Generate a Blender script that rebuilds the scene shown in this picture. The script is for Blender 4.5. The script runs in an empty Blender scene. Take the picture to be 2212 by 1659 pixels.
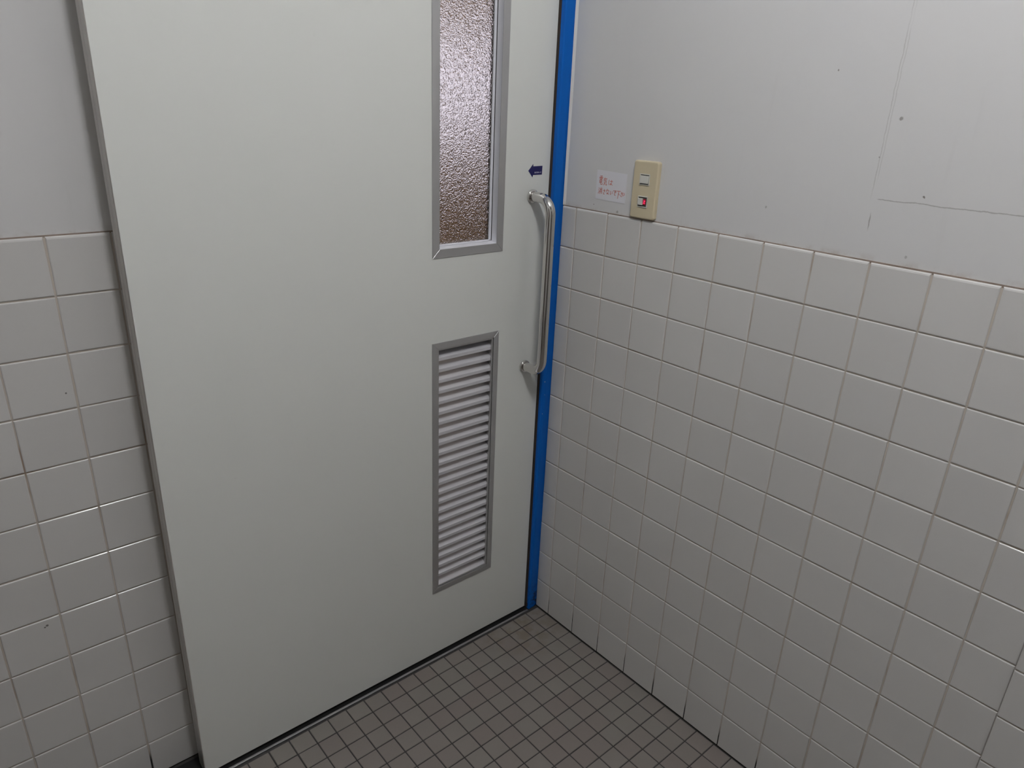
import bpy, bmesh, math, random
from mathutils import Matrix, Vector

random.seed(7)
SC = bpy.context.scene
COL = SC.collection

# ------------------------------------------------------------------ camera
FPX = 1524.73                      # focal length in pixels of the 2212 px wide frame
cam_data = bpy.data.cameras.new('camera')
cam_data.sensor_fit = 'HORIZONTAL'
cam_data.sensor_width = 36.0
cam_data.lens = 36.0 * FPX / 2212.0
cam_data.clip_start = 0.02
cam = bpy.data.objects.new('camera', cam_data)
cam.rotation_mode = 'XYZ'
cam.location = (-1.24706, -1.38251, 1.43614)
cam.rotation_euler = (1.191495, -0.0387296, -0.707285)
COL.objects.link(cam)
SC.camera = cam

# ------------------------------------------------------------------ world, lamp power, exposure
world = bpy.data.worlds.new('world')
SC.world = world
world.use_nodes = True
world.node_tree.nodes['Background'].inputs[0].default_value = (0.8, 0.85, 1.0, 1)
world.node_tree.nodes['Background'].inputs[1].default_value = 0.02
TUBE_POWER = 138.0                  # emission of the two fluorescent tubes
TUBE_COLOR = (0.975, 0.98, 1.0)
DAY_POWER = 1.05                    # daylight in the corridor window behind the door
LAMP = (-0.86, -1.24, 2.60)        # centre of the ceiling fixture
CEIL = 2.70
SC.view_settings.view_transform = 'Standard'
SC.view_settings.look = 'None'
SC.view_settings.exposure = 0.0
SC.view_settings.gamma = 1.0
SC.view_settings.use_curve_mapping = False
SC.cycles.use_denoising = True
SC.cycles.max_bounces = 10
SC.cycles.caustics_reflective = False
SC.cycles.caustics_refractive = False

# ------------------------------------------------------------------ helpers
def link(o, parent=None):
    COL.objects.link(o)
    if parent is not None:
        o.parent = parent
    return o

def obj(name, me, mat=None, parent=None):
    o = bpy.data.objects.new(name, me)
    if mat is not None and not me.materials:
        me.materials.append(mat)
    return link(o, parent)

def empty(name, loc=(0, 0, 0), rz=0.0, parent=None):
    o = bpy.data.objects.new(name, None)
    o.empty_display_size = 0.05
    o.location = loc
    o.rotation_euler = (0, 0, rz)
    return link(o, parent)

def tag(o, label=None, cat=None, group=None, kind=None):
    if label: o['label'] = label
    if cat: o['category'] = cat
    if group: o['group'] = group
    if kind: o['kind'] = kind
    return o

def mesh(name, verts, faces, smooth=False):
    me = bpy.data.meshes.new(name)
    me.from_pydata([tuple(v) for v in verts], [], faces)
    me.update()
    if smooth:
        me.polygons.foreach_set('use_smooth', [True] * len(me.polygons))
    return me

class MB:
    """collects boxes and prisms into one mesh"""
    def __init__(s): s.v = []; s.f = []
    def add(s, verts, faces):
        n = len(s.v); s.v += [tuple(v) for v in verts]
        s.f += [tuple(i + n for i in f) for f in faces]; return s
    def box(s, x0, x1, y0, y1, z0, z1):
        x0, x1 = min(x0, x1), max(x0, x1); y0, y1 = min(y0, y1), max(y0, y1); z0, z1 = min(z0, z1), max(z0, z1)
        return s.add([(x0,y0,z0),(x1,y0,z0),(x1,y1,z0),(x0,y1,z0),(x0,y0,z1),(x1,y0,z1),(x1,y1,z1),(x0,y1,z1)],
                     [(0,3,2,1),(4,5,6,7),(0,1,5,4),(1,2,6,5),(2,3,7,6),(3,0,4,7)])
    def prism(s, poly, axis, a, b):
        """closed polygon extruded along axis from a to b; poly gives the two other coordinates in x,y,z order"""
        n = len(poly); vs = []
        for t in (a, b):
            for p in poly:
                q = list(p); q.insert(axis, t); vs.append(tuple(q))
        fs = [tuple(range(n)), tuple(range(2*n-1, n-1, -1))]
        fs += [(i, i+n, (i+1) % n + n, (i+1) % n) for i in range(n)]
        return s.add(vs, fs)
    def mesh(s, name, bevel=0.0, seg=2):
        me = mesh(name, s.v, s.f)
        bm = bmesh.new(); bm.from_mesh(me)
        bmesh.ops.recalc_face_normals(bm, faces=bm.faces)
        if bevel > 0:
            es = [e for e in bm.edges if len(e.link_faces) == 2 and e.calc_face_angle(0) > 0.5]
            bmesh.ops.bevel(bm, geom=es, offset=bevel, segments=seg, affect='EDGES', profile=0.5, clamp_overlap=True)
        bm.to_mesh(me); bm.free()
        return me

def slab_holes(x0, x1, z0, z1, y0, y1, holes):
    """upright slab (XZ) with rectangular through holes (hx0,hx1,hz0,hz1), watertight"""
    xs = sorted({x0, x1} | {h[0] for h in holes} | {h[1] for h in holes})
    zs = sorted({z0, z1} | {h[2] for h in holes} | {h[3] for h in holes})
    def solid(i, j):
        if i < 0 or j < 0 or i >= len(xs)-1 or j >= len(zs)-1: return False
        cx, cz = (xs[i]+xs[i+1])/2, (zs[j]+zs[j+1])/2
        return not any(h[0] < cx < h[1] and h[2] < cz < h[3] for h in holes)
    bm = bmesh.new(); vs = {}
    def V(i, j, k):
        if (i, j, k) not in vs: vs[(i, j, k)] = bm.verts.new((xs[i], (y0, y1)[k], zs[j]))
        return vs[(i, j, k)]
    for i in range(len(xs)-1):
        for j in range(len(zs)-1):
            if not solid(i, j): continue
            for k in (0, 1): bm.faces.new([V(i,j,k), V(i+1,j,k), V(i+1,j+1,k), V(i,j+1,k)])
            for (di, dj, a, b) in ((-1,0,(0,0),(0,1)),(1,0,(1,0),(1,1)),(0,-1,(0,0),(1,0)),(0,1,(0,1),(1,1))):
                if not solid(i+di, j+dj):
                    bm.faces.new([V(i+a[0],j+a[1],0), V(i+b[0],j+b[1],0), V(i+b[0],j+b[1],1), V(i+a[0],j+a[1],1)])
    bmesh.ops.recalc_face_normals(bm, faces=bm.faces)
    me = bpy.data.meshes.new('slab'); bm.to_mesh(me); bm.free()
    return me

def sweep(path, radius, n=20, cap=True):
    """tube along a list of points"""
    pts = [Vector(p) for p in path]; vs = []; fs = []
    up = None
    for i, p in enumerate(pts):
        t = (pts[min(i+1, len(pts)-1)] - pts[max(i-1, 0)]).normalized()
        if up is None:
            up = Vector((1, 0, 0)) if abs(t.x) < 0.9 else Vector((0, 0, 1))
        a = (up - t * up.dot(t)).normalized(); up = a; b = t.cross(a)
        for k in range(n):
            w = 2*math.pi*k/n
            vs.append(p + radius*(math.cos(w)*a + math.sin(w)*b))
    for i in range(len(pts)-1):
        for k in range(n):
            fs.append((i*n+k, i*n+(k+1) % n, (i+1)*n+(k+1) % n, (i+1)*n+k))
    if cap:
        fs.append(tuple(range(n-1, -1, -1))); fs.append(tuple((len(pts)-1)*n+k for k in range(n)))
    return mesh('tube', vs, fs, True)

def lathe(profile, n=28):
    """profile of (r, h) turned about Z"""
    vs = []; fs = []; m = len(profile)
    for k in range(n):
        w = 2*math.pi*k/n
        for r, h in profile: vs.append((r*math.cos(w), r*math.sin(w), h))
    for k in range(n):
        for i in range(m-1):
            a = k*m+i; b = ((k+1) % n)*m+i
            fs.append((a, b, b+1, a+1))
    return mesh('lathe', vs, fs, True)

# ------------------------------------------------------------------ materials
class NT:
    def __init__(s, name):
        s.m = bpy.data.materials.new(name); s.m.use_nodes = True
        s.t = s.m.node_tree; s.b = s.t.nodes['Principled BSDF']
    def n(s, typ, **kw):
        nd = s.t.nodes.new(typ)
        for k, v in kw.items(): setattr(nd, k, v)
        return nd
    def l(s, a, b): s.t.links.new(a, b); return s
    def set(s, **kw):
        for k, v in kw.items(): s.b.inputs[k.replace('_', ' ')].default_value = v
        return s
    def math(s, op, a, b=None, c=None, clamp=False):
        nd = s.n('ShaderNodeMath', operation=op); nd.use_clamp = clamp
        for i, v in enumerate((a, b, c)):
            if v is None: continue
            if isinstance(v, (int, float)): nd.inputs[i].default_value = v
            else: s.l(v, nd.inputs[i])
        return nd.outputs[0]
    def mix(s, fac, a, b, mode='MIX'):
        nd = s.n('ShaderNodeMix', data_type='RGBA', blend_type=mode)
        for i, v in ((0, fac), (6, a), (7, b)):
            if isinstance(v, (int, float)): nd.inputs[i].default_value = v
            elif isinstance(v, tuple): nd.inputs[i].default_value = (*v, 1)
            else: s.l(v, nd.inputs[i])
        return nd.outputs[2]
    def coords(s):
        g = s.n('ShaderNodeNewGeometry'); sp = s.n('ShaderNodeSeparateXYZ'); s.l(g.outputs['Position'], sp.inputs[0])
        return g.outputs['Position'], sp.outputs[0], sp.outputs[1], sp.outputs[2]
    def noise(s, vec, scale, detail=3.0, rough=0.5):
        nd = s.n('ShaderNodeTexNoise'); nd.inputs['Scale'].default_value = scale
        nd.inputs['Detail'].default_value = detail; nd.inputs['Roughness'].default_value = rough
        if vec is not None: s.l(vec, nd.inputs['Vector'])
        return nd.outputs['Fac']
    def step(s, v, lo, hi, a=0.0, b=1.0):
        nd = s.n('ShaderNodeMapRange', interpolation_type='SMOOTHSTEP')
        s.l(v, nd.inputs[0])
        for i, x in zip((1, 2, 3, 4), (lo, hi, a, b)): nd.inputs[i].default_value = x
        return nd.outputs[0]
    def bump(s, h, strength, dist=0.001):
        nd = s.n('ShaderNodeBump'); nd.inputs['Strength'].default_value = strength
        nd.inputs['Distance'].default_value = dist
        s.l(h, nd.inputs['Height']); s.l(nd.outputs[0], s.b.inputs['Normal']); return s
    def color(s, c): s.l(c, s.b.inputs['Base Color']); return s

def simple(name, col, rough=0.5, metal=0.0, spec=0.5, noise=0.04, nscale=6.0):
    k = NT(name); k.set(Roughness=rough, Metallic=metal, Specular_IOR_Level=spec)
    pos, *_ = k.coords()
    f = k.noise(pos, nscale, 4)
    lo = tuple(c*(1-noise) for c in col); hi = tuple(min(1, c*(1+noise)) for c in col)
    k.color(k.mix(f, lo, hi))
    return k.m

def tile_material(name, base, rough, var, stain=None):
    k = NT(name); k.set(Roughness=rough, Specular_IOR_Level=0.5)
    pos, x, y, z = k.coords()
    info = k.n('ShaderNodeObjectInfo')
    v = k.step(info.outputs['Random'], 0, 1, 1-var, 1+var)
    c = k.mix(1.0, k.mix(k.noise(pos, 9, 3), tuple(b*0.985 for b in base), base), (1, 1, 1), 'MULTIPLY')
    vv = k.n('ShaderNodeVectorMath', operation='SCALE'); k.l(c, vv.inputs[0]); k.l(v, vv.inputs['Scale'])
    out = vv.outputs[0]
    for (px, pz, r) in ((-1.192, 0.4865, 0.0030), (-1.196, 0.4840, 0.0022), (-1.085, 0.936, 0.0020)):   # chips in the glaze
        d = k.math('SQRT', k.math('ADD', k.math('POWER', k.math('SUBTRACT', x, px), 2.0), k.math('POWER', k.math('SUBTRACT', z, pz), 2.0)))
        out = k.mix(k.math('MULTIPLY', k.step(d, r, r*0.5), 0.8), out, (0.06, 0.05, 0.045))
    k.color(out)
    k.bump(k.noise(pos, 35, 2), 0.03, 0.002)
    return k.m

M_TILE = tile_material('white_glazed_tile', (0.575, 0.563, 0.545), 0.16, 0.02)

def floor_tile_material():
    k = NT('brown_grey_floor_tile'); k.set(Roughness=0.55, Specular_IOR_Level=0.35)
    pos, x, y, z = k.coords()
    info = k.n('ShaderNodeObjectInfo')
    r = info.outputs['Random']
    # worn, slightly different firing from tile to tile
    white = k.n('ShaderNodeTexWhiteNoise', noise_dimensions='3D')
    sn = k.n('ShaderNodeVectorMath', operation='SNAP')
    off = k.n('ShaderNodeVectorMath', operation='ADD'); k.l(pos, off.inputs[0]); off.inputs[1].default_value = (0.04882+5*0.049905, 0.16989, 0.4)
    k.l(off.outputs[0], sn.inputs[0]); sn.inputs[1].default_value = (0.049905, 0.049905, 1.0)
    k.l(sn.outputs[0], white.inputs['Vector'])
    c = k.mix(white.outputs['Value'], (0.172, 0.148, 0.134), (0.182, 0.170, 0.152))
    c = k.mix(k.math('MULTIPLY', k.noise(pos, 160, 4, 0.7), 0.25), c, (0.26, 0.225, 0.20))
    # rusty water stains around the foot of the jamb
    d = k.n('ShaderNodeVectorMath', operation='DISTANCE'); k.l(pos, d.inputs[0]); d.inputs[1].default_value = (-0.09, -0.145, 0.0)
    m = k.math('MULTIPLY', k.step(d.outputs['Value'], 0.19, 0.03), k.step(k.noise(pos, 28, 3), 0.42, 0.62))
    c = k.mix(k.math('MULTIPLY', m, 0.55), c, (0.135, 0.098, 0.062))
    k.color(c); k.bump(k.noise(pos, 420, 3), 0.12, 0.001)
    return k.m
M_FLOOR = floor_tile_material()

def wall_grout():
    k = NT('beige_wall_grout'); k.set(Roughness=0.85, Specular_IOR_Level=0.2)
    pos, x, y, z = k.coords()
    c = k.mix(k.step(k.noise(pos, 9, 3), 0.52, 0.78), (0.48, 0.43, 0.375), (0.29, 0.22, 0.165))
    # black mould climbing raggedly out of the floor joint
    h = k.math('ADD', z, k.math('MULTIPLY', k.noise(pos, 11, 2), -0.09))
    c = k.mix(k.step(h, 0.030, -0.010), c, (0.02, 0.018, 0.015))
    k.color(c); return k.m
M_GROUT = wall_grout()
M_FGROUT = simple('dark_grey_floor_grout', (0.048, 0.046, 0.044), 0.9, spec=0.2, noise=0.25, nscale=20)

def plaster(name, marks):
    k = NT(name); k.set(Roughness=0.55, Specular_IOR_Level=0.3)
    pos, x, y, z = k.coords()
    c = k.mix(k.noise(pos, 2.2, 4), (0.585, 0.575, 0.575), (0.61, 0.605, 0.59))
    # long brush streaks
    mp = k.n('ShaderNodeMapping'); mp.inputs['Scale'].default_value = (60, 60, 5); k.l(pos, mp.inputs[0])
    streak = k.noise(mp.outputs[0], 1.0, 3)
    c = k.mix(k.math('MULTIPLY', k.step(streak, 0.60, 0.78), 0.07), c, (0.42, 0.40, 0.38))
    # grubby rim along the tile top
    rim = k.math('MULTIPLY', k.step(z, 1.224, 1.206), k.step(k.noise(pos, 24, 5, 0.65), 0.44, 0.66))
    c = k.mix(k.math('MULTIPLY', rim, 0.38), c, (0.30, 0.23, 0.18))
    if marks:
        wob = k.math('MULTIPLY', k.math('SUBTRACT', k.noise(pos, 30, 4, 0.7), 0.5), 0.006)
        # vertical hairline seam
        yy = k.math('ADD', k.math('ADD', y, wob), 0.853)
        for dy, lo, hi, amt in ((0.0, 1.305, 1.32, 0.30), (0.0042, 1.33, 1.36, 0.22)):
            a = k.math('ABSOLUTE', k.math('ADD', yy, dy))
            ln = k.math('MULTIPLY', k.step(a, 0.0012, 0.0003), k.step(z, lo, hi))
            ln = k.math('MULTIPLY', ln, k.step(k.noise(pos, 12, 2), 0.36, 0.52))
            c = k.mix(k.math('MULTIPLY', ln, amt), c, (0.20, 0.18, 0.16))
        a = k.math('ABSOLUTE', k.math('ADD', yy, 0.006))
        ln = k.math('MULTIPLY', k.step(a, 0.0014, 0.0004), k.math('MULTIPLY', k.step(z, 1.255, 1.268), k.step(z, 1.29, 1.278)))
        c = k.mix(k.math('MULTIPLY', ln, 0.6), c, (0.17, 0.15, 0.13))
        # horizontal crack
        b = k.math('ABSOLUTE', k.math('ADD', k.math('SUBTRACT', z, 1.3105), wob))
        ln = k.math('MULTIPLY', k.step(b, 0.0013, 0.0004), k.step(y, -0.862, -0.868))
        c = k.mix(k.math('MULTIPLY', ln, 0.5), c, (0.17, 0.15, 0.13))
        # specks and scuffs
        for (sy, sz, r, amt) in ((-0.8732, 1.4367, 0.0042, 0.6), (-0.9351, 1.3218, 0.0022, 0.85), (-0.7545, 1.508, 0.0014, 0.7),
                                 (-0.852, 1.376, 0.0013, 0.6), (-0.2265, 1.2225, 0.0016, 0.6), (-0.665, 1.272, 0.003, 0.45), (-0.93, 1.225, 0.003, 0.4), (-0.30, 1.215, 0.004, 0.5)):
            d = k.math('SQRT', k.math('ADD', k.math('POWER', k.math('SUBTRACT', y, sy), 2.0), k.math('POWER', k.math('SUBTRACT', z, sz), 2.0)))
            d = k.math('ADD', d, k.math('MULTIPLY', k.math('SUBTRACT', k.noise(pos, 260, 2), 0.5), 0.004))
            c = k.mix(k.math('MULTIPLY', k.step(d, r, r*0.5), amt), c, (0.13, 0.11, 0.09))
    k.color(c)
    k.bump(k.math('ADD', k.noise(pos, 14, 3), k.math('MULTIPLY', streak, 0.4)), 0.10, 0.004)
    return k.m
M_PLASTER = plaster('painted_plaster', True)
M_PLASTER2 = plaster('painted_plaster_plain', False)
M_CEIL = simple('white_ceiling_board', (0.80, 0.80, 0.78), 0.8)
M_BACK = simple('pale_wall_paint', (0.64, 0.635, 0.62), 0.7)

def door_paint():
    k = NT('pale_grey_door_laminate'); k.set(Roughness=0.34, Specular_IOR_Level=0.42)
    pos, *_ = k.coords()
    c = k.mix(k.noise(pos, 1.6, 3), (0.69, 0.70, 0.665), (0.71, 0.715, 0.68))
    c = k.mix(k.math('MULTIPLY', k.step(k.noise(pos, 45, 4, 0.65), 0.66, 0.80), 0.10), c, (0.42, 0.42, 0.38))
    k.color(c); k.bump(k.noise(pos, 240, 2), 0.04, 0.001)
    return k.m
M_DOOR = door_paint()
M_ALU = simple('satin_aluminium', (0.52, 0.515, 0.515), 0.38, 0.75, noise=0.03)
M_SLAT = simple('satin_aluminium_slat', (0.64, 0.63, 0.66), 0.32, 0.22, noise=0.05, nscale=18)
M_REVEAL = simple('pale_anodised_reveal', (0.77, 0.77, 0.81), 0.35, 0.0, noise=0.03)
M_EDGE = simple('brushed_steel_edge', (0.58, 0.555, 0.52), 0.28, 0.7, noise=0.05)
M_CHROME = simple('polished_steel', (0.72, 0.70, 0.68), 0.07, 1.0, noise=0.03, nscale=30)
M_RAIL = simple('worn_steel_rail', (0.50, 0.49, 0.50), 0.30, 0.9, noise=0.3, nscale=14)
M_GASKET = simple('dark_brown_rubber', (0.030, 0.021, 0.017), 0.7, spec=0.3, noise=0.2)
M_BLACK = simple('flat_black', (0.012, 0.012, 0.012), 0.7, spec=0.2)

def blue_paint():
    k = NT('blue_gloss_paint'); k.set(Roughness=0.42, Specular_IOR_Level=0.18)
    pos, x, y, z = k.coords()
    c = k.mix(k.noise(pos, 10, 3), (0.0015, 0.095, 0.40), (0.002, 0.105, 0.44))
    # chips and grime near the foot, a few white nicks
    h = k.math('ADD', z, k.math('MULTIPLY', k.noise(pos, 60, 3), -0.16))
    g = k.math('MULTIPLY', k.step(h, 0.03, -0.07), k.step(k.noise(pos, 95, 3), 0.44, 0.60))
    c = k.mix(k.math('MULTIPLY', g, 0.85), c, (0.015, 0.012, 0.010))
    for (sx, sz, r) in ((-0.022, 0.748, 0.0022), (-0.024, 0.655, 0.0014), (-0.020, 0.71, 0.0010)):
        d = k.math('SQRT', k.math('ADD', k.math('POWER', k.math('SUBTRACT', x, sx), 2.0), k.math('POWER', k.math('SUBTRACT', z, sz), 2.0)))
        c = k.mix(k.math('MULTIPLY', k.step(d, r, r*0.5), 0.8), c, (0.45, 0.44, 0.42))
    k.color(c); k.bump(k.noise(pos, 70, 3), 0.08, 0.002)
    return k.m
M_BLUE = blue_paint()

def patterned_glass():
    k = NT('pebbled_obscure_glass'); k.set(Roughness=0.13, IOR=1.48, Transmission_Weight=1.0)
    k.b.inputs['Base Color'].default_value = (0.93, 0.91, 0.92, 1)
    pos, *_ = k.coords()
    vo = k.n('ShaderNodeTexVoronoi', feature='SMOOTH_F1'); vo.inputs['Scale'].default_value = 300
    vo.inputs['Smoothness'].default_value = 0.9
    wob = k.n('ShaderNodeTexNoise'); wob.inputs['Scale'].default_value = 90; k.l(pos, wob.inputs['Vector'])
    mv = k.n('ShaderNodeMix', data_type='VECTOR'); mv.inputs[0].default_value = 0.012
    k.l(pos, mv.inputs[4]); k.l(wob.outputs['Color'], mv.inputs[5]); k.l(mv.outputs[1], vo.inputs['Vector'])
    h = k.math('ADD', vo.outputs['Distance'], k.math('MULTIPLY', k.noise(pos, 420, 2), 0.5))
    k.bump(h, 1.0, 0.0011)
    return k.m
M_GLASS = patterned_glass()
M_PLATE = simple('aged_ivory_plastic', (0.56, 0.485, 0.335), 0.35, noise=0.03)
M_SWITCH = simple('pale_grey_plastic', (0.60, 0.59, 0.54), 0.35, noise=0.02)
M_SLOT = simple('dark_switch_gap', (0.05, 0.047, 0.04), 0.6)
M_PAPER = simple('white_paper', (0.66, 0.65, 0.68), 0.8, noise=0.02)
M_INK = simple('faded_red_marker', (0.50, 0.135, 0.095), 0.8, noise=0.35, nscale=120)
M_NAVY = simple('navy_vinyl', (0.010, 0.009, 0.085), 0.4, noise=0.1)
M_WHITE = simple('white_print', (0.55, 0.54, 0.60), 0.6)

def emit(name, col, strength, base=(0.8, 0.8, 0.8)):
    k = NT(name); k.b.inputs['Base Color'].default_value = (*base, 1)
    k.b.inputs['Emission Color'].default_value = (*col, 1)
    k.b.inputs['Emission Strength'].default_value = strength
    return k.m
M_TUBE = emit('fluorescent_tube_glow', TUBE_COLOR, TUBE_POWER)
M_LED = emit('red_pilot_lamp', (1.0, 0.03, 0.12), 0.85, (0.25, 0.01, 0.03))
M_LEDDIM = emit('red_pilot_lens', (0.6, 0.0, 0.03), 0.12, (0.12, 0.005, 0.015))
M_DAY = emit('daylight_through_pane', (0.88, 0.85, 1.0), DAY_POWER)

# ------------------------------------------------------------------ tiles
def tile_mesh(w, h, t=0.006, r=0.0022, top=0.0, seg=3):
    """cushion-edged tile, face towards +Z at z=t, lower left corner at the origin; top = radius of a rounded upper edge"""
    rings = []
    for i in range(seg+1):
        a = math.pi/2*i/seg
        inset = r*(1-math.cos(a)); dz = r*math.sin(a)-r
        it = (top*(1-math.cos(a)) if top else inset); dt = (top*math.sin(a)-top if top else dz)
        dt = max(dt, -t)
        rings.append([(inset, inset, t+dz), (w-inset, inset, t+dz), (w-inset, h-it, t+dt), (inset, h-it, t+dt)])
    base = [(0, 0, 0), (w, 0, 0), (w, h, 0), (0, h, 0)]
    loops = [base]+rings
    vs = [p for L in loops for p in L]; fs = []
    for i in range(len(loops)-1):
        for k in range(4):
            fs.append((i*4+k, i*4+(k+1) % 4, (i+1)*4+(k+1) % 4, (i+1)*4+k))
    n = (len(loops)-1)*4
    fs.append((n, n+1, n+2, n+3))
    me = mesh('tile', vs, fs)
    return me

_cache = {}
def cached_tile(w, h, mat, **kw):
    key = (round(w, 4), round(h, 4), mat.name, tuple(sorted(kw.items())))
    if key not in _cache:
        me = tile_mesh(w, h, **kw); me.materials.append(mat); _cache[key] = me
    return _cache[key]

J = 0.0024                          # joint width on the walls
TT = 0.0052                         # tile thickness showing above the bed

# ------------------------------------------------------------------ wall_right (plane x = 0 is the tile face)
W_END = -3.20
wr = MB()
wr.box(TT-0.0006, 0.11, W_END, 0.02, -0.02, CEIL)
wall_right = obj('wall_right', wr.mesh('wall_right'), M_PLASTER)
tag(wall_right, 'right-hand wall with white tiled lower half and cracked off-white plaster above', 'wall', kind='structure')
bed = MB(); bed.box(0.0019, TT, W_END, -0.1200, 0.0005, 1.2045)
bed.box(-0.0081, 0.0019, W_END, -1.2550, 0.0005, 1.2045)
obj('grout', bed.mesh('grout_right'), M_GROUT, wall_right)

M_TOPSTRIP = simple('brown_top_line', (0.25, 0.20, 0.165), 0.85, spec=0.2, noise=0.5, nscale=40)  # mottled brown for the thin dark line above the tile top
cb = MB(); cb.box(0.0026, TT, -1.2540, -0.1280, 1.2050, 1.2096); cb.box(-0.0072, TT, W_END, -1.2550, 1.2050, 1.2096)
obj('top_strip', cb.mesh('top_strip_right'), M_TOPSTRIP, wall_right)
pe = MB(); pe.prism([(0.0046, -0.1290), (-0.0012, -0.1300), (0.0046, -0.1340)], 2, 1.2100, 2.10)
obj('plaster_edge', pe.mesh('plaster_edge'), M_PLASTER2, wall_right)
ROT_R = Matrix(((0, 0, -1, 0), (-1, 0, 0, 0), (0, 1, 0, 0), (0, 0, 0, 1)))   # tile x -> -Y, y -> Z, face -> -X
PZ, Z0 = 0.1008, 0.0003
dY = [1.0, .4, .4, .8, 1.7, .6, -.2, -1.2, -1.1, -.5, 1.1]
lines = [-0.1280] + [-0.17574-0.1*c + dY[c]/1000 for c in range(11)] + [-1.2540]
right_rest = MB()
def add_right(col, ya, yb, xface, first=False):
    yb2 = yb + J/2
    for r in range(12):
        ya2 = ya - (0 if first else J/2)
        if col == 0: ya2 = -0.1214-0.0056*PZ*(r+0.5)
        za = Z0+PZ*r + (J/2 if r else 0.0035); zb = Z0+PZ*(r+1) - J/2
        kw = dict(t=TT+(0.0008 if r != 11 else 0.0), r=0.0021)
        if r == 11: zb = 1.2080; kw['top'] = 0.0052
        me = cached_tile(ya2-yb2, zb-za, M_TILE, **kw)
        jit = Matrix.Rotation(random.gauss(0, 0.0011), 4, 'X') @ Matrix.Rotation(random.gauss(0, 0.0011), 4, 'Y')
        mat = Matrix.Translation((xface+kw['t']+random.uniform(-2e-4, 2e-4), ya2+random.uniform(-3e-4, 3e-4), za+random.uniform(-3e-4, 3e-4))) @ ROT_R @ jit
        if col < 21:
            o = obj('tile', me, None, wall_right); o.matrix_local = mat
        else:
            right_rest.add([mat @ v.co for v in me.vertices], [tuple(p.vertices) for p in me.polygons])
for c in range(len(lines)-1):
    add_right(c, lines[c], lines[c+1], 0.0, c == 0)
# a section standing 10 mm proud begins here
y, c = -1.2540, 12
while y > W_END+0.1:
    add_right(c, y, y-0.1, -0.0100, c == 12); y -= 0.1; c += 1
rr = obj('tile_field', right_rest.mesh('tile_field_right'), M_TILE, wall_right); tag(rr, kind='stuff')
# plaster of the proud section
pr = MB(); pr.box(-0.0050, TT, W_END, -1.2550, 1.2045, CEIL)
obj('proud_plaster', pr.mesh('proud_plaster'), M_PLASTER2, wall_right)

# ------------------------------------------------------------------ wall_left (the wall the door slides along)
LO = (-1.0691632, -0.0257719, 0.0); LA = -0.0124042
L_END = -1.35                       # local x of the left end
OPEN = (0.155, 1.035, 0.0, 2.02)    # door opening in local x and z
wl = slab_holes(L_END, 1.0691-0.0005, -0.02, CEIL, TT-0.0006, 0.12, [])
bm = bmesh.new(); bm.from_mesh(slab_holes(L_END, 1.0680, -0.02, CEIL, TT-0.0006, 0.12, [(OPEN[0], OPEN[1], -0.01, OPEN[3])]))
me = bpy.data.meshes.new('wall_left'); bm.to_mesh(me); bm.free(); bpy.data.meshes.remove(wl)
wall_left = obj('wall_left', me, M_PLASTER2)
wall_left.location = LO; wall_left.rotation_euler = (0, 0, LA)
tag(wall_left, 'wall behind the sliding door, white tiles below and plain plaster above', 'wall', kind='structure')
bed = MB(); bed.box(L_END, 0.150, 0.0019, TT, 0.0005, 1.2045)
obj('grout', bed.mesh('grout_left'), M_GROUT, wall_left)
cb = MB(); cb.box(L_END, 0.150, 0.0026, TT, 1.2040, 1.2078)
obj('top_strip', cb.mesh('top_strip_left'), M_TOPSTRIP, wall_left)
ROT_L = Matrix(((1, 0, 0, 0), (0, 0, -1, 0), (0, 1, 0, 0), (0, 0, 0, 1)))     # tile x -> X, y -> Z, face -> -Y
xl = [0.150, 0.0955, -0.0015, -0.0997, -0.1960]
while xl[-1] > L_END+0.1: xl.append(xl[-1]-0.0978)
for c in range(len(xl)-1):
    xb, xa = xl[c]-J/2, xl[c+1]+J/2
    for r in range(12):
        zz = lambda i: -0.00236+PZ*i
        za = zz(r)+J/2 if r else 0.0035; zb = zz(r+1)-J/2
        kw = dict(t=TT+(0.0008 if r != 11 else 0.0), r=0.0021)
        if r == 11: zb = 1.2062; kw['top'] = 0.0052
        me = cached_tile(xb-xa, zb-za, M_TILE, **kw)
        jit = Matrix.Rotation(random.gauss(0, 0.0012), 4, 'X') @ Matrix.Rotation(random.gauss(0, 0.0012), 4, 'Y')
        o = obj('tile', me, None, wall_left)
        o.matrix_local = Matrix.Translation((xa+random.uniform(-4e-4, 4e-4), kw['t']+random.uniform(-2e-4, 2e-4), za+random.uniform(-4e-4, 4e-4))) @ ROT_L @ jit

# ------------------------------------------------------------------ floor
X_END = -2.40
fl = MB(); fl.box(X_END-0.1, 2.6, W_END-0.1, 2.0, -0.06, -0.0016)
floor = obj('floor', fl.mesh('floor'), M_FGROUT)
tag(floor, 'floor of small brown-grey mosaic tiles with dark joints', 'floor', kind='structure')
PF, XF0, YF0, JF = 0.049905, -0.048816, -0.169887, 0.0034
def rail_y(x): return -0.1285 - 0.0132*x           # front edge of the door rail (tiles stop here)
ftiles = []
for j in range(-1, 48):
    x1 = XF0-PF*j - JF/2; x0 = XF0-PF*(j+1)+JF/2
    if j == -1: x1 = -0.0015
    if x0 < X_END: break
    for i in range(-1, 60):
        y1 = YF0-PF*i-JF/2; y0 = YF0-PF*(i+1)+JF/2
        if i == -1: y1 = min(y1, rail_y((x0+x1)/2)-0.003)
        if y0 < W_END: break
        ftiles.append((x0, x1, y0, y1))
CL = Vector(cam.location)
CR = cam.rotation_euler.to_matrix().transposed()
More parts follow.
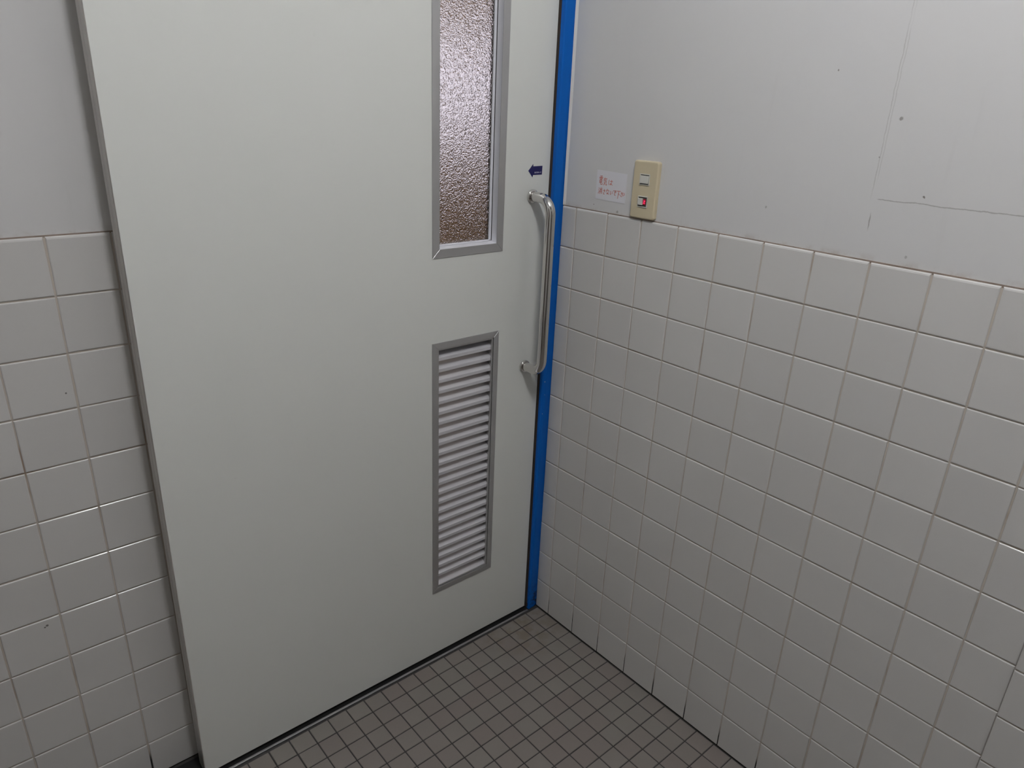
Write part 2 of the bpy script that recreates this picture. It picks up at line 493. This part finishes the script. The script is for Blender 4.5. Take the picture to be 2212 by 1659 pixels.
def in_view(t):
    d = CR @ (Vector(((t[0]+t[1])/2, (t[2]+t[3])/2, 0)) - CL)
    if d.z >= -0.05: return 9e9
    u = FPX*d.x/-d.z; v = -FPX*d.y/-d.z
    over = max(0, abs(u)-1106)+max(0, abs(v)-830)
    return over
ftiles.sort(key=lambda t: (in_view(t), t[2]))
frest = MB()
for n, (x0, x1, y0, y1) in enumerate(ftiles):
    lift = random.uniform(-2.5e-4, 2.5e-4)
    mat = Matrix.Translation((x0, y0, -0.0030+lift))
    me = cached_tile(round(x1-x0, 3), round(y1-y0, 3), M_FLOOR, t=0.0030, r=0.0008, seg=1)
    if n < 300:
        o = obj('tile', me, None, floor); o.matrix_local = mat
    else:
        frest.add([mat @ v.co for v in me.vertices], [tuple(p.vertices) for p in me.polygons])
fr = obj('tile_field', frest.mesh('tile_field_floor'), M_FLOOR, floor); tag(fr, kind='stuff')

# ------------------------------------------------------------------ trim: door rail and blue jamb
rail = empty('trim_1', (0, 0, 0))
tag(rail, 'narrow steel floor rail along the foot of the sliding door', 'door rail', kind='structure')
def skew_box(name, xa, xb, ya, yb, za, zb, mat, parent, bevel=0.0):
    """box whose y follows the rail's direction"""
    m = MB(); k = -0.0132
    m.add([(xa, ya+k*xa, za), (xb, ya+k*xb, za), (xb, yb+k*xb, za), (xa, yb+k*xa, za),
           (xa, ya+k*xa, zb), (xb, ya+k*xb, zb), (xb, yb+k*xb, zb), (xa, yb+k*xa, zb)],
          [(0,3,2,1),(4,5,6,7),(0,1,5,4),(1,2,6,5),(2,3,7,6),(3,0,4,7)])
    return obj(name, m.mesh(name, bevel), mat, parent)
skew_box('rail_lip', -2.35, -0.0335, -0.1255, -0.1190, -0.0015, 0.0022, M_RAIL, rail, 0.0009)
skew_box('rail_bed', -2.35, -0.0335, -0.1190, -0.0450, -0.0016, -0.0004, M_BLACK, rail)

post = MB()
def post_section(z):
    fl_ = -0.1222-0.0036*z; fr_ = -0.1208-0.0056*z          # front left and front right corners lean a little
    return [(-0.0298, fl_+0.0030, z), (-0.0276, fl_-0.0004, z), (0.0, fr_, z), (0.0046, fr_, z), (0.0046, -0.018, z), (-0.0298, -0.018, z)]
post.add(post_section(0.0)+post_section(2.10), [tuple(range(6)), tuple(range(11, 5, -1))]+[(i, i+6, (i+1) % 6+6, (i+1) % 6) for i in range(6)])
blue = obj('trim_2', post.mesh('blue_jamb', 0.0012), M_BLUE)
tag(blue, 'bright blue painted door jamb in the corner beside the tiled wall', 'door jamb', kind='structure')

gs = MB(); gs.add([(-0.0336, -0.1085, 0.004), (-0.0297, -0.1135, 0.004), (-0.0297, -0.080, 0.004), (-0.0336, -0.080, 0.004),
                   (-0.0318, -0.1085, 2.06), (-0.0297, -0.1165, 2.06), (-0.0297, -0.080, 2.06), (-0.0318, -0.080, 2.06)],
                  [(0,3,2,1),(4,5,6,7),(0,1,5,4),(1,2,6,5),(2,3,7,6),(3,0,4,7)])
tag(obj('seal_strip', gs.mesh('seal_strip'), M_GASKET, blue), 'dark brown rubber seal against the door')

# ------------------------------------------------------------------ the sliding door
DS = -0.0092
DX0, DX1, DZ0, DZ1 = -0.9785, -0.0337, 0.0090, 2.06
door = empty('door_1', (-0.0010, -0.1090, 0), math.atan(DS))
door.rotation_euler = (0, 0.0012, math.atan(DS))
tag(door, 'pale grey sliding door with narrow pebbled glass, long louver vent and steel bar handle', 'door', kind='structure')
# local frame of the door: x as in the room, y=0 is the front face, +y goes into the leaf
TH = 0.040
win = (-0.3702, -0.1708, 1.1100, 1.930); wf = 0.0193
lou = (-0.3712, -0.1738, 0.2115, 0.9134); lf = 0.0200
leaf = slab_holes(DX0+0.0012, DX1, DZ0, DZ1, 0.0, TH,
                  [(win[0]+0.006, win[1]-0.006, win[2]+0.006, win[3]-0.006), (lou[0]+0.006, lou[1]-0.006, lou[2]+0.006, lou[3]-0.006)])
def lean(me):
    """the two long edges of the leaf are not quite plumb"""
    for v in me.vertices:
        if v.co.x < -0.9: v.co.x += 0.0036*(v.co.z-0.85)
        elif v.co.x > -0.05: v.co.x += 0.0018*(v.co.z-0.85)
    return me
obj('leaf', lean(leaf), M_DOOR, door)
es = MB()
es.box(DX0-0.0004, DX0+0.0012, 0.0006, 0.0215, DZ0, DZ1); es.box(DX0-0.0004, DX0+0.0012, 0.0225, TH, DZ0, DZ1)
es.box(DX0+0.0004, DX0+0.0012, 0.0215, 0.0225, DZ0, DZ1)
tag(obj('edge_strip', lean(es.mesh('edge_strip')), M_EDGE, door), 'brushed metal edge strip')
sw = MB(); sw.box(DX0+0.004, DX1-0.002, 0.008, 0.030, 0.003, DZ0)  # black strip filling the gap below the leaf
tag(obj('bottom_strip', sw.mesh('bottom_strip'), M_BLACK, door), 'black strip in the gap under the leaf')

def picture_frame(b, fw, y0, y1, inner=None):
    """mitred frame around box b=(x0,x1,z0,z1); returns MB of four prisms"""
    x0, x1, z0, z1 = b; m = MB()
    O = [(x0, z0), (x1, z0), (x1, z1), (x0, z1)]; I = [(x0+fw, z0+fw), (x1-fw, z0+fw), (x1-fw, z1-fw), (x0+fw, z1-fw)]
    for k in range(4):
        a, b2 = O[k], O[(k+1) % 4]; c, d = I[(k+1) % 4], I[k]
        vs = [(p[0], y0, p[1]) for p in (a, b2, c, d)]+[(p[0], y1, p[1]) for p in (a, b2, c, d)]
        m.add(vs, [(0,1,2,3),(7,6,5,4),(0,4,5,1),(1,5,6,2),(2,6,7,3),(3,7,4,0)])
    return m

# glazed slot
wfr = picture_frame(win, wf, -0.0016, 0.0)
wframe = obj('window_frame', wfr.mesh('window_frame', 0.0004, 1), M_ALU, door)
tag(wframe, 'satin aluminium window surround')
rv = MB()
ix0, ix1, iz0, iz1 = win[0]+wf, win[1]-wf, win[2]+wf, win[3]-wf
def reveal(m, y0, y1, t=0.0016):
    m.box(ix0-t, ix0, y0, y1, iz0-t, iz1+t); m.box(ix1, ix1+t, y0, y1, iz0-t, iz1+t)
    m.box(ix0, ix1, y0, y1, iz1, iz1+t)
    return m.prism([(y0, iz0-t-0.002), (y0, iz0), (y1, iz0+0.0045), (y1, iz0-t-0.002)], 0, ix0, ix1)
obj('reveal', reveal(rv, -0.0012, TH+0.0012).mesh('reveal'), M_REVEAL, wframe)
bd = MB()
for (a, b2, c, d) in ((ix0, ix0+0.0035, iz0+0.0028, iz1), (ix1-0.0072, ix1, iz0+0.0028, iz1), (ix0, ix1, iz0+0.0030, iz0+0.0062), (ix0, ix1, iz1-0.003, iz1)):
    bd.box(a, b2, 0.0195, 0.0225, c, d)
obj('glazing_bead', bd.mesh('glazing_bead'), M_REVEAL, wframe)
gk = MB(); gk.box(ix1-0.0010, ix1-0.0001, 0.0180, 0.0195, iz0+0.004, iz1)
obj('glazing_gasket', gk.mesh('glazing_gasket'), M_BLACK, wframe)
gp = MB(); gp.box(ix0+0.0005, ix1-0.0005, 0.0225, 0.0265, iz0+0.0045, iz1-0.0005)
tag(obj('glass_pane', gp.mesh('glass_pane'), M_GLASS, door), 'pebbled obscure glass pane')

# louver vent
lfr = picture_frame(lou, lf-0.0045, -0.0016, 0.0)
louver = obj('louver_vent', lfr.mesh('louver_frame', 0.0004, 1), M_ALU, door)
tag(louver, 'aluminium louver vent with many narrow slats')
inner = picture_frame((lou[0]+lf-0.0045, lou[1]-lf+0.0045, lou[2]+lf-0.0045, lou[3]-lf+0.0045), 0.0045, 0.0010, 0.0045)
jx0, jx1, jz0, jz1 = lou[0]+lf, lou[1]-lf, lou[2]+lf, lou[3]-lf
for (a, b2, c, d) in ((jx0-0.0045, jx0-0.003, jz0-0.0045, jz1+0.0045), (jx1+0.003, jx1+0.0045, jz0-0.0045, jz1+0.0045)):
    inner.box(a, b2, 0.0045, TH, c, d)
inner.box(jx0-0.0045, jx1+0.0045, 0.0045, TH, jz1+0.003, jz1+0.0045)
inner.box(jx0-0.0045, jx1+0.0045, 0.0045, TH, jz0-0.0045, jz0-0.003)
obj('inner_frame', inner.mesh('louver_inner'), M_ALU, louver)
SP = 0.02768
slat = MB()
# section (y into the leaf, z up), nose foot at z=0
sec = [(0.0040, 0.0), (0.0040, 0.0078), (0.0052, 0.0086), (0.0260, 0.0205), (0.0268, 0.0192), (0.0060, 0.0070), (0.0054, 0.0)]
slat.prism(sec, 0, jx0-0.0028, jx1+0.0028)
slat_me = slat.mesh('slat'); slat_me.materials.append(M_SLAT)
for k in range(23):
    o = obj('slat', slat_me, None, louver)
    o.location = (0, random.uniform(-2e-4, 2e-4), 0.8660-SP*k - 0.0004)
    o.rotation_euler = (random.gauss(0, 0.008), random.gauss(0, 0.0012), 0)
sill = MB(); sill.prism([(0.0030, jz0-0.004), (0.0030, jz0-0.0005), (0.030, jz0+0.014), (0.030, jz0-0.004)], 0, jx0-0.0028, jx1+0.0028)
obj('sill', sill.mesh('louver_sill'), M_SLAT, louver)

# bar handle
HX, HZ1, HZ0, HW, HR, RB = -0.0850, 1.2315, 0.8018, 0.0670, 0.0121, 0.036
path = [(HX, 0.001, HZ1), (HX, -(HW-RB)*0.5, HZ1)]
for i in range(0, 13):
    a = math.pi/2*i/12; path.append((HX, -(HW-RB)-RB*math.sin(a), HZ1-RB+RB*math.cos(a)))
for i in range(1, 6): path.append((HX, -HW, HZ1-RB + (HZ0+RB-HZ1+RB)*i/6))
for i in range(0, 13):
    a = math.pi/2*i/12; path.append((HX, -(HW-RB)-RB*math.cos(a), HZ0+RB-RB*math.sin(a)))
path += [(HX, -(HW-RB)*0.5, HZ0), (HX, 0.001, HZ0)]
handle = obj('handle', sweep(path, HR, 32), M_CHROME, door)
tag(handle, 'polished steel tubular bar handle')
col_me = lathe([(0.0, 0.0), (0.0154, 0.0), (0.0158, 0.0008), (0.0158, 0.0050), (0.0152, 0.0060), (0.0125, 0.0062), (0.0119, 0.0062)])
col_me.materials.append(M_CHROME)
for hz in (HZ1, HZ0):
    o = obj('mounting_collar', col_me, None, handle); o.location = (HX, 0, hz); o.rotation_euler = (math.pi/2, 0, 0)

# arrow sticker
ar = MB()
arrow = [(-0.1008, 1.2898), (-0.0866, 1.3048), (-0.0858, 1.2997), (-0.0570, 1.3004), (-0.0574, 1.2804), (-0.0853, 1.2800), (-0.0870, 1.2746)]
vs = [(x, -0.0004, z) for x, z in arrow]+[(x, 0.0, z) for x, z in arrow]
n = len(arrow)
ar.add(vs, [tuple(range(n))]+[(i, (i+1) % n, (i+1) % n+n, i+n) for i in range(n)])
sticker = obj('arrow_sticker', ar.mesh('arrow_sticker'), M_NAVY, door)
tag(sticker, 'navy vinyl arrow sticker pointing left')
lt = MB()
for i, (w, h) in enumerate(((2.3, 3.4), (2.0, 3.2), (2.2, 3.3), (1.9, 3.0), (2.0, 2.8), (1.2, 1.6), (2.0, 2.6))):
    x0 = -0.0812+i*0.00305; zb = 1.2838+i*0.00012
    if i == 5: lt.box(x0, x0+w/1000, -0.00055, -0.0004, zb+0.0002, zb+0.0016); continue
    lt.box(x0, x0+w/1000, -0.00055, -0.0004, zb, zb+0.0007); lt.box(x0, x0+w/1000, -0.00055, -0.0004, zb+h/1000-0.0007, zb+h/1000)
    lt.box(x0, x0+0.0006, -0.00055, -0.0004, zb, zb+h/1000); lt.box(x0+w/2000, x0+w/2000+0.0006, -0.00055, -0.0004, zb, zb+h/1000)
tag(obj('lettering', lt.mesh('sticker_lettering'), M_WHITE, sticker), 'tiny white print on the sticker')

# header that carries the door, above the picture
hd = MB(); hd.box(-2.35, -0.0005, -0.135, -0.030, 2.075, 2.20)
hdr = obj('trim_3', hd.mesh('door_header', 0.002), M_BLUE)
tag(hdr, 'blue painted header box over the sliding door', 'door header', kind='structure')

# ------------------------------------------------------------------ light switch on the right wall
PX = TT-0.0006                      # plaster face
def wall_frame(y, z, x=PX):
    """matrix: local x -> -Y (to the right as seen), local y -> Z, local z -> out of the wall"""
    return Matrix.Translation((x, y, z)) @ ROT_R
def rrect(w, h, r, n=5):
    pts = []
    for cx, cy, a0 in ((w/2-r, h/2-r, 0), (-w/2+r, h/2-r, 90), (-w/2+r, -h/2+r, 180), (w/2-r, -h/2+r, 270)):
        for i in range(n+1):
            a = math.radians(a0+90*i/n); pts.append((cx+r*math.cos(a), cy+r*math.sin(a)))
    return pts
def plate_mesh(name, w, h, r, t, edge):
    """rounded plate with a soft shoulder"""
    prof = [(0, 0), (0, t-edge)]+[(edge*(1-math.cos(a)), t-edge+edge*math.sin(a)) for a in (math.pi/8, math.pi/4, 3*math.pi/8, math.pi/2)]
    vs = []; fs = []; N = None
    for ins, z in prof:
        L = rrect(w-2*ins, h-2*ins, max(r-ins, 0.0004)); N = len(L)
        vs += [(x, y, z) for x, y in L]
    for i in range(len(prof)-1):
        for k in range(N): fs.append((i*N+k, i*N+(k+1) % N, (i+1)*N+(k+1) % N, (i+1)*N+k))
    fs.append(tuple((len(prof)-1)*N+k for k in range(N)))
    return mesh(name, vs, fs)

SY, SZ = -0.3777, 1.2715
switch = empty('light_switch'); switch.matrix_world = wall_frame(SY, SZ)
tag(switch, 'ivory double light switch with lit red pilot lamp above the tiles', 'light switch')
obj('cover_plate', plate_mesh('cover_plate', 0.0675, 0.1215, 0.0055, 0.0098, 0.0035), M_PLATE, switch)
for (cy, lit) in ((0.0222, False), (-0.0243, True)):
    fm = MB(); w, h, t = 0.0268, 0.0236, 0.0018
    for (a, b2, c, d) in ((-w/2, w/2, h/2-t, h/2), (-w/2, w/2, -h/2, -h/2+t), (-w/2, -w/2+t, -h/2+t, h/2-t), (w/2-t, w/2, -h/2+t, h/2-t)):
        fm.box(a, b2, c, d, 0.0090, 0.0112)
    mod = obj('switch_module', fm.mesh('switch_module', 0.0002, 1), M_SWITCH, switch)
    mod.location = (0, cy, 0)
    tag(mod, 'lower rocker with a glowing red pilot lamp' if lit else 'upper plain white rocker')
    gp = MB(); gp.box(-w/2+t*0.5, w/2-t*0.5, -h/2+t*0.5, h/2-t*0.5, 0.0094, 0.0100)
    obj('gap', gp.mesh('switch_gap'), M_SLOT, mod)
    bt = MB()
    if not lit:
        bt.prism([(-0.0108, -0.0080), (0.0108, -0.0080), (0.0108, 0.0082), (-0.0108, 0.0082)], 2, 0.0100, 0.0132)
        obj('rocker', bt.mesh('rocker', 0.0006), M_SWITCH, mod)
        ntc = MB(); ntc.box(-0.0045, 0.0045, 0.0084, 0.0099, 0.0099, 0.0113); ntc.box(-0.0070, 0.0060, -0.0098, -0.0084, 0.0099, 0.0102)
        obj('notch', ntc.mesh('notch'), M_SLOT, mod)
    else:
        bt.prism([(-0.0112, -0.0068), (0.0012, -0.0068), (0.0012, 0.0070), (-0.0112, 0.0070)], 2, 0.0100, 0.0138)
        obj('rocker', bt.mesh('rocker_lit', 0.0006), M_SWITCH, mod)
        ln = MB(); ln.box(0.0018, 0.0094, -0.0060, 0.0064, 0.0100, 0.0112)
        lens = obj('pilot_lens', ln.mesh('pilot_lens', 0.0003, 1), M_LEDDIM, mod)
        gl = MB(); gl.box(0.0034, 0.0086, 0.0012, 0.0034, 0.0112, 0.0116); gl.box(0.0030, 0.0080, -0.0036, -0.0014, 0.0112, 0.0116)
        gl.prism([(0.0034, -0.0016), (0.0056, -0.0016), (0.0078, 0.0014), (0.0056, 0.0014)], 2, 0.0112, 0.0115)
        lamp = obj('pilot_lamp', gl.mesh('pilot_lamp'), M_LED, mod)

# ------------------------------------------------------------------ handwritten note
note = empty('paper_note'); note.matrix_world = wall_frame(-0.2299, 1.2358)
tag(note, 'small white paper note with red handwritten Japanese beside the light switch', 'note')
NW, NH = 0.0900, 0.0652
sh = MB(); sh.add([(0.0002, 0.0004, 0.0005), (NW-0.0002, -0.0008, 0.0005), (NW, NH-0.0022, 0.0005), (0.0, NH, 0.0005),
                   (0.0002, 0.0004, 0.0), (NW-0.0002, -0.0008, 0.0), (NW, NH-0.0022, 0.0), (0.0, NH, 0.0)],
                  [(0,1,2,3),(0,4,5,1),(1,5,6,2),(2,6,7,3),(3,7,4,0),(7,6,5,4)])
obj('sheet', sh.mesh('paper_sheet'), M_PAPER, note)
G = {
 'den': [[(.2,.06),(.8,.06)],[(.1,.2),(.08,.34)],[(.1,.2),(.92,.2),(.88,.33)],[(.5,.06),(.5,.42)],[(.24,.28),(.38,.29)],[(.24,.38),(.38,.39)],[(.62,.28),(.76,.29)],[(.62,.38),(.76,.39)],
         [(.2,.48),(.22,.80)],[(.2,.48),(.8,.48),(.78,.8)],[(.22,.64),(.78,.64)],[(.22,.8),(.78,.8)],[(.5,.44),(.5,.9),(.58,.98),(.97,.97),(.98,.84)]],
 'ki': [[(.32,.02),(.08,.32)],[(.25,.13),(.88,.12)],[(.26,.28),(.76,.27)],[(.14,.43),(.74,.42),(.76,.75),(.86,.96),(.97,.84)],[(.56,.54),(.16,.96)],[(.2,.56),(.56,.92)]],
 'ha': [[(.15,.1),(.1,.5),(.16,.92)],[(.4,.3),(.92,.28)],[(.68,.08),(.69,.74),(.58,.9),(.42,.86),(.45,.72),(.62,.7),(.93,.92)]],
 'ke': [[(.08,.1),(.2,.2)],[(.03,.38),(.16,.46)],[(.04,.94),(.26,.58)],[(.62,.0),(.62,.3)],[(.4,.1),(.48,.25)],[(.88,.06),(.77,.24)],[(.42,.33),(.40,.98)],[(.42,.33),(.86,.33),(.85,.9),(.74,.92)],[(.42,.52),(.85,.52)],[(.42,.7),(.85,.7)]],
 'sa': [[(.16,.3),(.86,.22)],[(.42,.04),(.72,.52),(.56,.50)],[(.25,.6),(.24,.8),(.4,.93),(.74,.9)]],
 'na': [[(.12,.28),(.52,.24)],[(.36,.05),(.1,.62)],[(.66,.2),(.9,.36)],[(.62,.42),(.64,.75),(.54,.92),(.34,.88),(.38,.75),(.6,.75),(.9,.93)]],
 'i':  [[(.12,.18),(.13,.6),(.28,.84),(.4,.68)],[(.76,.24),(.9,.66)]],
 'de': [[(.06,.18),(.88,.12),(.52,.4),(.46,.7),(.6,.9),(.82,.92)],[(.68,.42),(.76,.52)],[(.84,.33),(.92,.43)]],
 'ge': [[(.03,.12),(.97,.1)],[(.5,.12),(.46,1.0)],[(.54,.38),(.8,.58)]],
}
ink = MB()
def glyph(key, x, y, w, h, slant=0.10, th=0.0013):
    """x,y = upper left corner on the sheet (m), y up"""
    for st in G[key]:
        pts = [(x+p[0]*w - slant*p[1]*h, y-p[1]*h) for p in st]
        for (a, b2) in zip(pts[:-1], pts[1:]):
            dx, dy = b2[0]-a[0], b2[1]-a[1]; L = math.hypot(dx, dy) or 1e-6
            ex, ey = dx/L*th*0.4, dy/L*th*0.4; nx, ny = -dy/L*th/2, dx/L*th/2
            q = [(a[0]-ex+nx, a[1]-ey+ny), (a[0]-ex-nx, a[1]-ey-ny), (b2[0]+ex-nx, b2[1]+ey-ny), (b2[0]+ex+nx, b2[1]+ey+ny)]
            zt = 0.00062+random.uniform(0, 3e-5)
            ink.add([(px, py, zt) for px, py in q], [(0, 1, 2, 3)])
mm = 0.001
for key, x, y, w, h in (('den', 8.5, 53.5, 11.5, 20), ('ki', 21.5, 50.0, 12, 17.5), ('ha', 36.5, 47.0, 14, 12.5),
                        ('ke', 8.0, 27.0, 13, 14.5), ('sa', 22.5, 24.5, 7.5, 12), ('na', 31.5, 26.0, 11, 12.5), ('i', 44.5, 24.5, 7.5, 12),
                        ('de', 53.0, 26.0, 10.5, 12.5), ('ge', 64.5, 26.5, 11, 18), ('sa', 76.0, 24.0, 6.0, 11), ('i', 82.5, 24.5, 5.5, 11)):
    glyph(key, x*mm, y*mm, w*mm, h*mm)
ime = mesh('handwriting', ink.v, ink.f); ime.materials.append(M_INK)
tag(obj('handwriting', ime, None, note), 'faded red marker handwriting in two lines')

# ------------------------------------------------------------------ rest of the room (behind the camera) and the ceiling
c_ = MB(); c_.box(X_END-0.1, 2.6, W_END-0.1, 2.0, CEIL, CEIL+0.06)
tag(obj('ceiling', c_.mesh('ceiling'), M_CEIL), 'plain pale ceiling over the washroom', 'ceiling', kind='structure')
b_ = MB(); b_.box(X_END-0.1, 0.11, W_END-0.1, W_END, -0.02, CEIL)
tag(obj('wall_back', b_.mesh('wall_back'), M_BACK), 'plain wall behind the viewer', 'wall', kind='structure')
b_ = MB(); b_.box(X_END-0.1, X_END, W_END, 0.02, -0.02, CEIL)
tag(obj('wall_far_left', b_.mesh('wall_far_left'), M_BACK), 'plain side wall left of the viewer', 'wall', kind='structure')

M_BROWN = simple('dark_reflection_brown', (0.055, 0.036, 0.026), 0.45, noise=0.2)  # unseen dark doors added to darken the reflections in the bar handle
def added_door(name, mat4, label):
    d = empty(name); d.matrix_world = mat4; tag(d, label, 'door', kind='structure')
    p = MB(); p.box(-0.44, 0.44, 0.0, 0.036, 0.01, 2.0); obj('leaf', p.mesh('brown_leaf', 0.002), M_BROWN, d)
    f = MB(); f.box(-0.49, -0.445, -0.005, 0.05, 0.0, 2.05); f.box(0.445, 0.49, -0.005, 0.05, 0.0, 2.05); f.box(-0.445, 0.445, -0.005, 0.05, 2.005, 2.05)
    obj('door_frame', f.mesh('brown_frame', 0.002), M_BROWN, d)
    k = obj('door_knob', lathe([(0.0, 0.0), (0.026, 0.0), (0.026, 0.004), (0.010, 0.007), (0.010, 0.030), (0.025, 0.036), (0.027, 0.048), (0.018, 0.058), (0.0, 0.060)]), M_CHROME, d)
    k.location = (0.37, 0.036, 0.95); k.rotation_euler = (-math.pi/2, 0, 0)
added_door('added_door_2', Matrix.Translation((X_END+0.002, -0.95, 0)) @ Matrix.Rotation(-math.pi/2, 4, 'Z'), 'added unseen dark door left of the viewer, darkens the handle reflections')
added_door('added_door_3', Matrix.Translation((-0.75, W_END+0.002, 0)), 'added unseen dark door behind the viewer, darkens the handle reflections')

# corridor behind the door, seen as a blur through the pebbled glass
M_COR = simple('brownish_corridor_wall', (0.55, 0.47, 0.43), 0.7)
M_WOOD = simple('tan_corridor_panel', (0.62, 0.42, 0.20), 0.5, noise=0.15)
corr = MB()
corr.box(0.11, 2.6, -0.02, 0.10, -0.02, CEIL); corr.box(2.5, 2.6, 0.10, 1.9, -0.02, CEIL); corr.box(X_END-0.1, X_END, 0.10, 1.9, -0.02, CEIL)
tag(obj('wall_corridor_sides', corr.mesh('corridor_sides'), M_COR), 'corridor walls beyond the door', 'wall', kind='structure')
DW = (-0.1, 2.0, 1.22, 1.80)
fw = obj('wall_corridor', slab_holes(X_END-0.1, 2.6, -0.02, CEIL, 1.80, 1.90, [DW]), M_COR)
tag(fw, 'far corridor wall blurred behind the pebbled glass', 'wall', kind='structure')
pn = MB(); pn.box(X_END, 2.5, 1.775, 1.80, 0.0, 0.80)
obj('wainscot', pn.mesh('corridor_wainscot'), M_WOOD, fw)
w1 = picture_frame((DW[0], DW[1], DW[2], DW[3]), 0.03, 1.80, 1.86)
w1.box((DW[0]+DW[1])/2-0.015, (DW[0]+DW[1])/2+0.015, 1.80, 1.86, DW[2], DW[3])
wo = obj('window_1', w1.mesh('corridor_window'), M_ALU)
tag(wo, 'bright corridor window glowing through the pebbled glass', 'window', kind='structure')
for a, b2 in ((DW[0]+0.03, (DW[0]+DW[1])/2-0.015), ((DW[0]+DW[1])/2+0.015, DW[1]-0.03)):
    p = MB(); p.box(a, b2, 1.84, 1.845, DW[2]+0.03, DW[3]-0.03)
    obj('pane', p.mesh('corridor_pane'), M_DAY, wo)

# ------------------------------------------------------------------ ceiling lamp with two fluorescent tubes
fix = empty('ceiling_light', (LAMP[0], LAMP[1], CEIL))
tag(fix, 'twin-tube fluorescent ceiling light above the viewer', 'ceiling light')
TL = 0.58
hb = MB(); hb.prism([(-0.09, 0.0), (-0.02, -0.055), (0.02, -0.055), (0.09, 0.0)], 1, -TL/2-0.04, TL/2+0.04)
obj('housing', hb.mesh('lamp_housing'), M_CEIL, fix)
for s in (-1, 1):
    tb = obj('tube', sweep([(s*0.040, -TL/2+TL*i/8, LAMP[2]-CEIL) for i in range(9)], 0.0145, 20), M_TUBE, fix)
    for e in (-1, 1):
        ho = MB(); ho.box(s*0.040-0.012, s*0.040+0.012, e*(TL/2+0.002), e*(TL/2+0.022), LAMP[2]-CEIL-0.018, -0.02)
        obj('lamp_holder', ho.mesh('lamp_holder'), M_CEIL, fix)

# ------------------------------------------------------------------ unseen corridor light, added to brighten the glass from behind
cl = empty('ceiling_light', (0.9, 0.9, CEIL))
tag(cl, 'added unseen light brightening the corridor behind the glass', 'ceiling light')
ch = picture_frame((-0.62, 0.62, -0.17, 0.17), 0.02, -0.04, 0.0)
chm = ch.mesh('added_light_rim'); chm.transform(Matrix.Rotation(math.pi/2, 4, 'X'))
for v in chm.vertices: v.co.z = -abs(v.co.z)
obj('rim', chm, M_CEIL, cl)
df = MB(); df.box(-0.60, 0.60, -0.15, 0.15, -0.032, -0.010)
obj('glow_panel', df.mesh('added_glow_panel'), emit('added_warm_glow', (1.0, 0.86, 0.68), 8.0), cl)
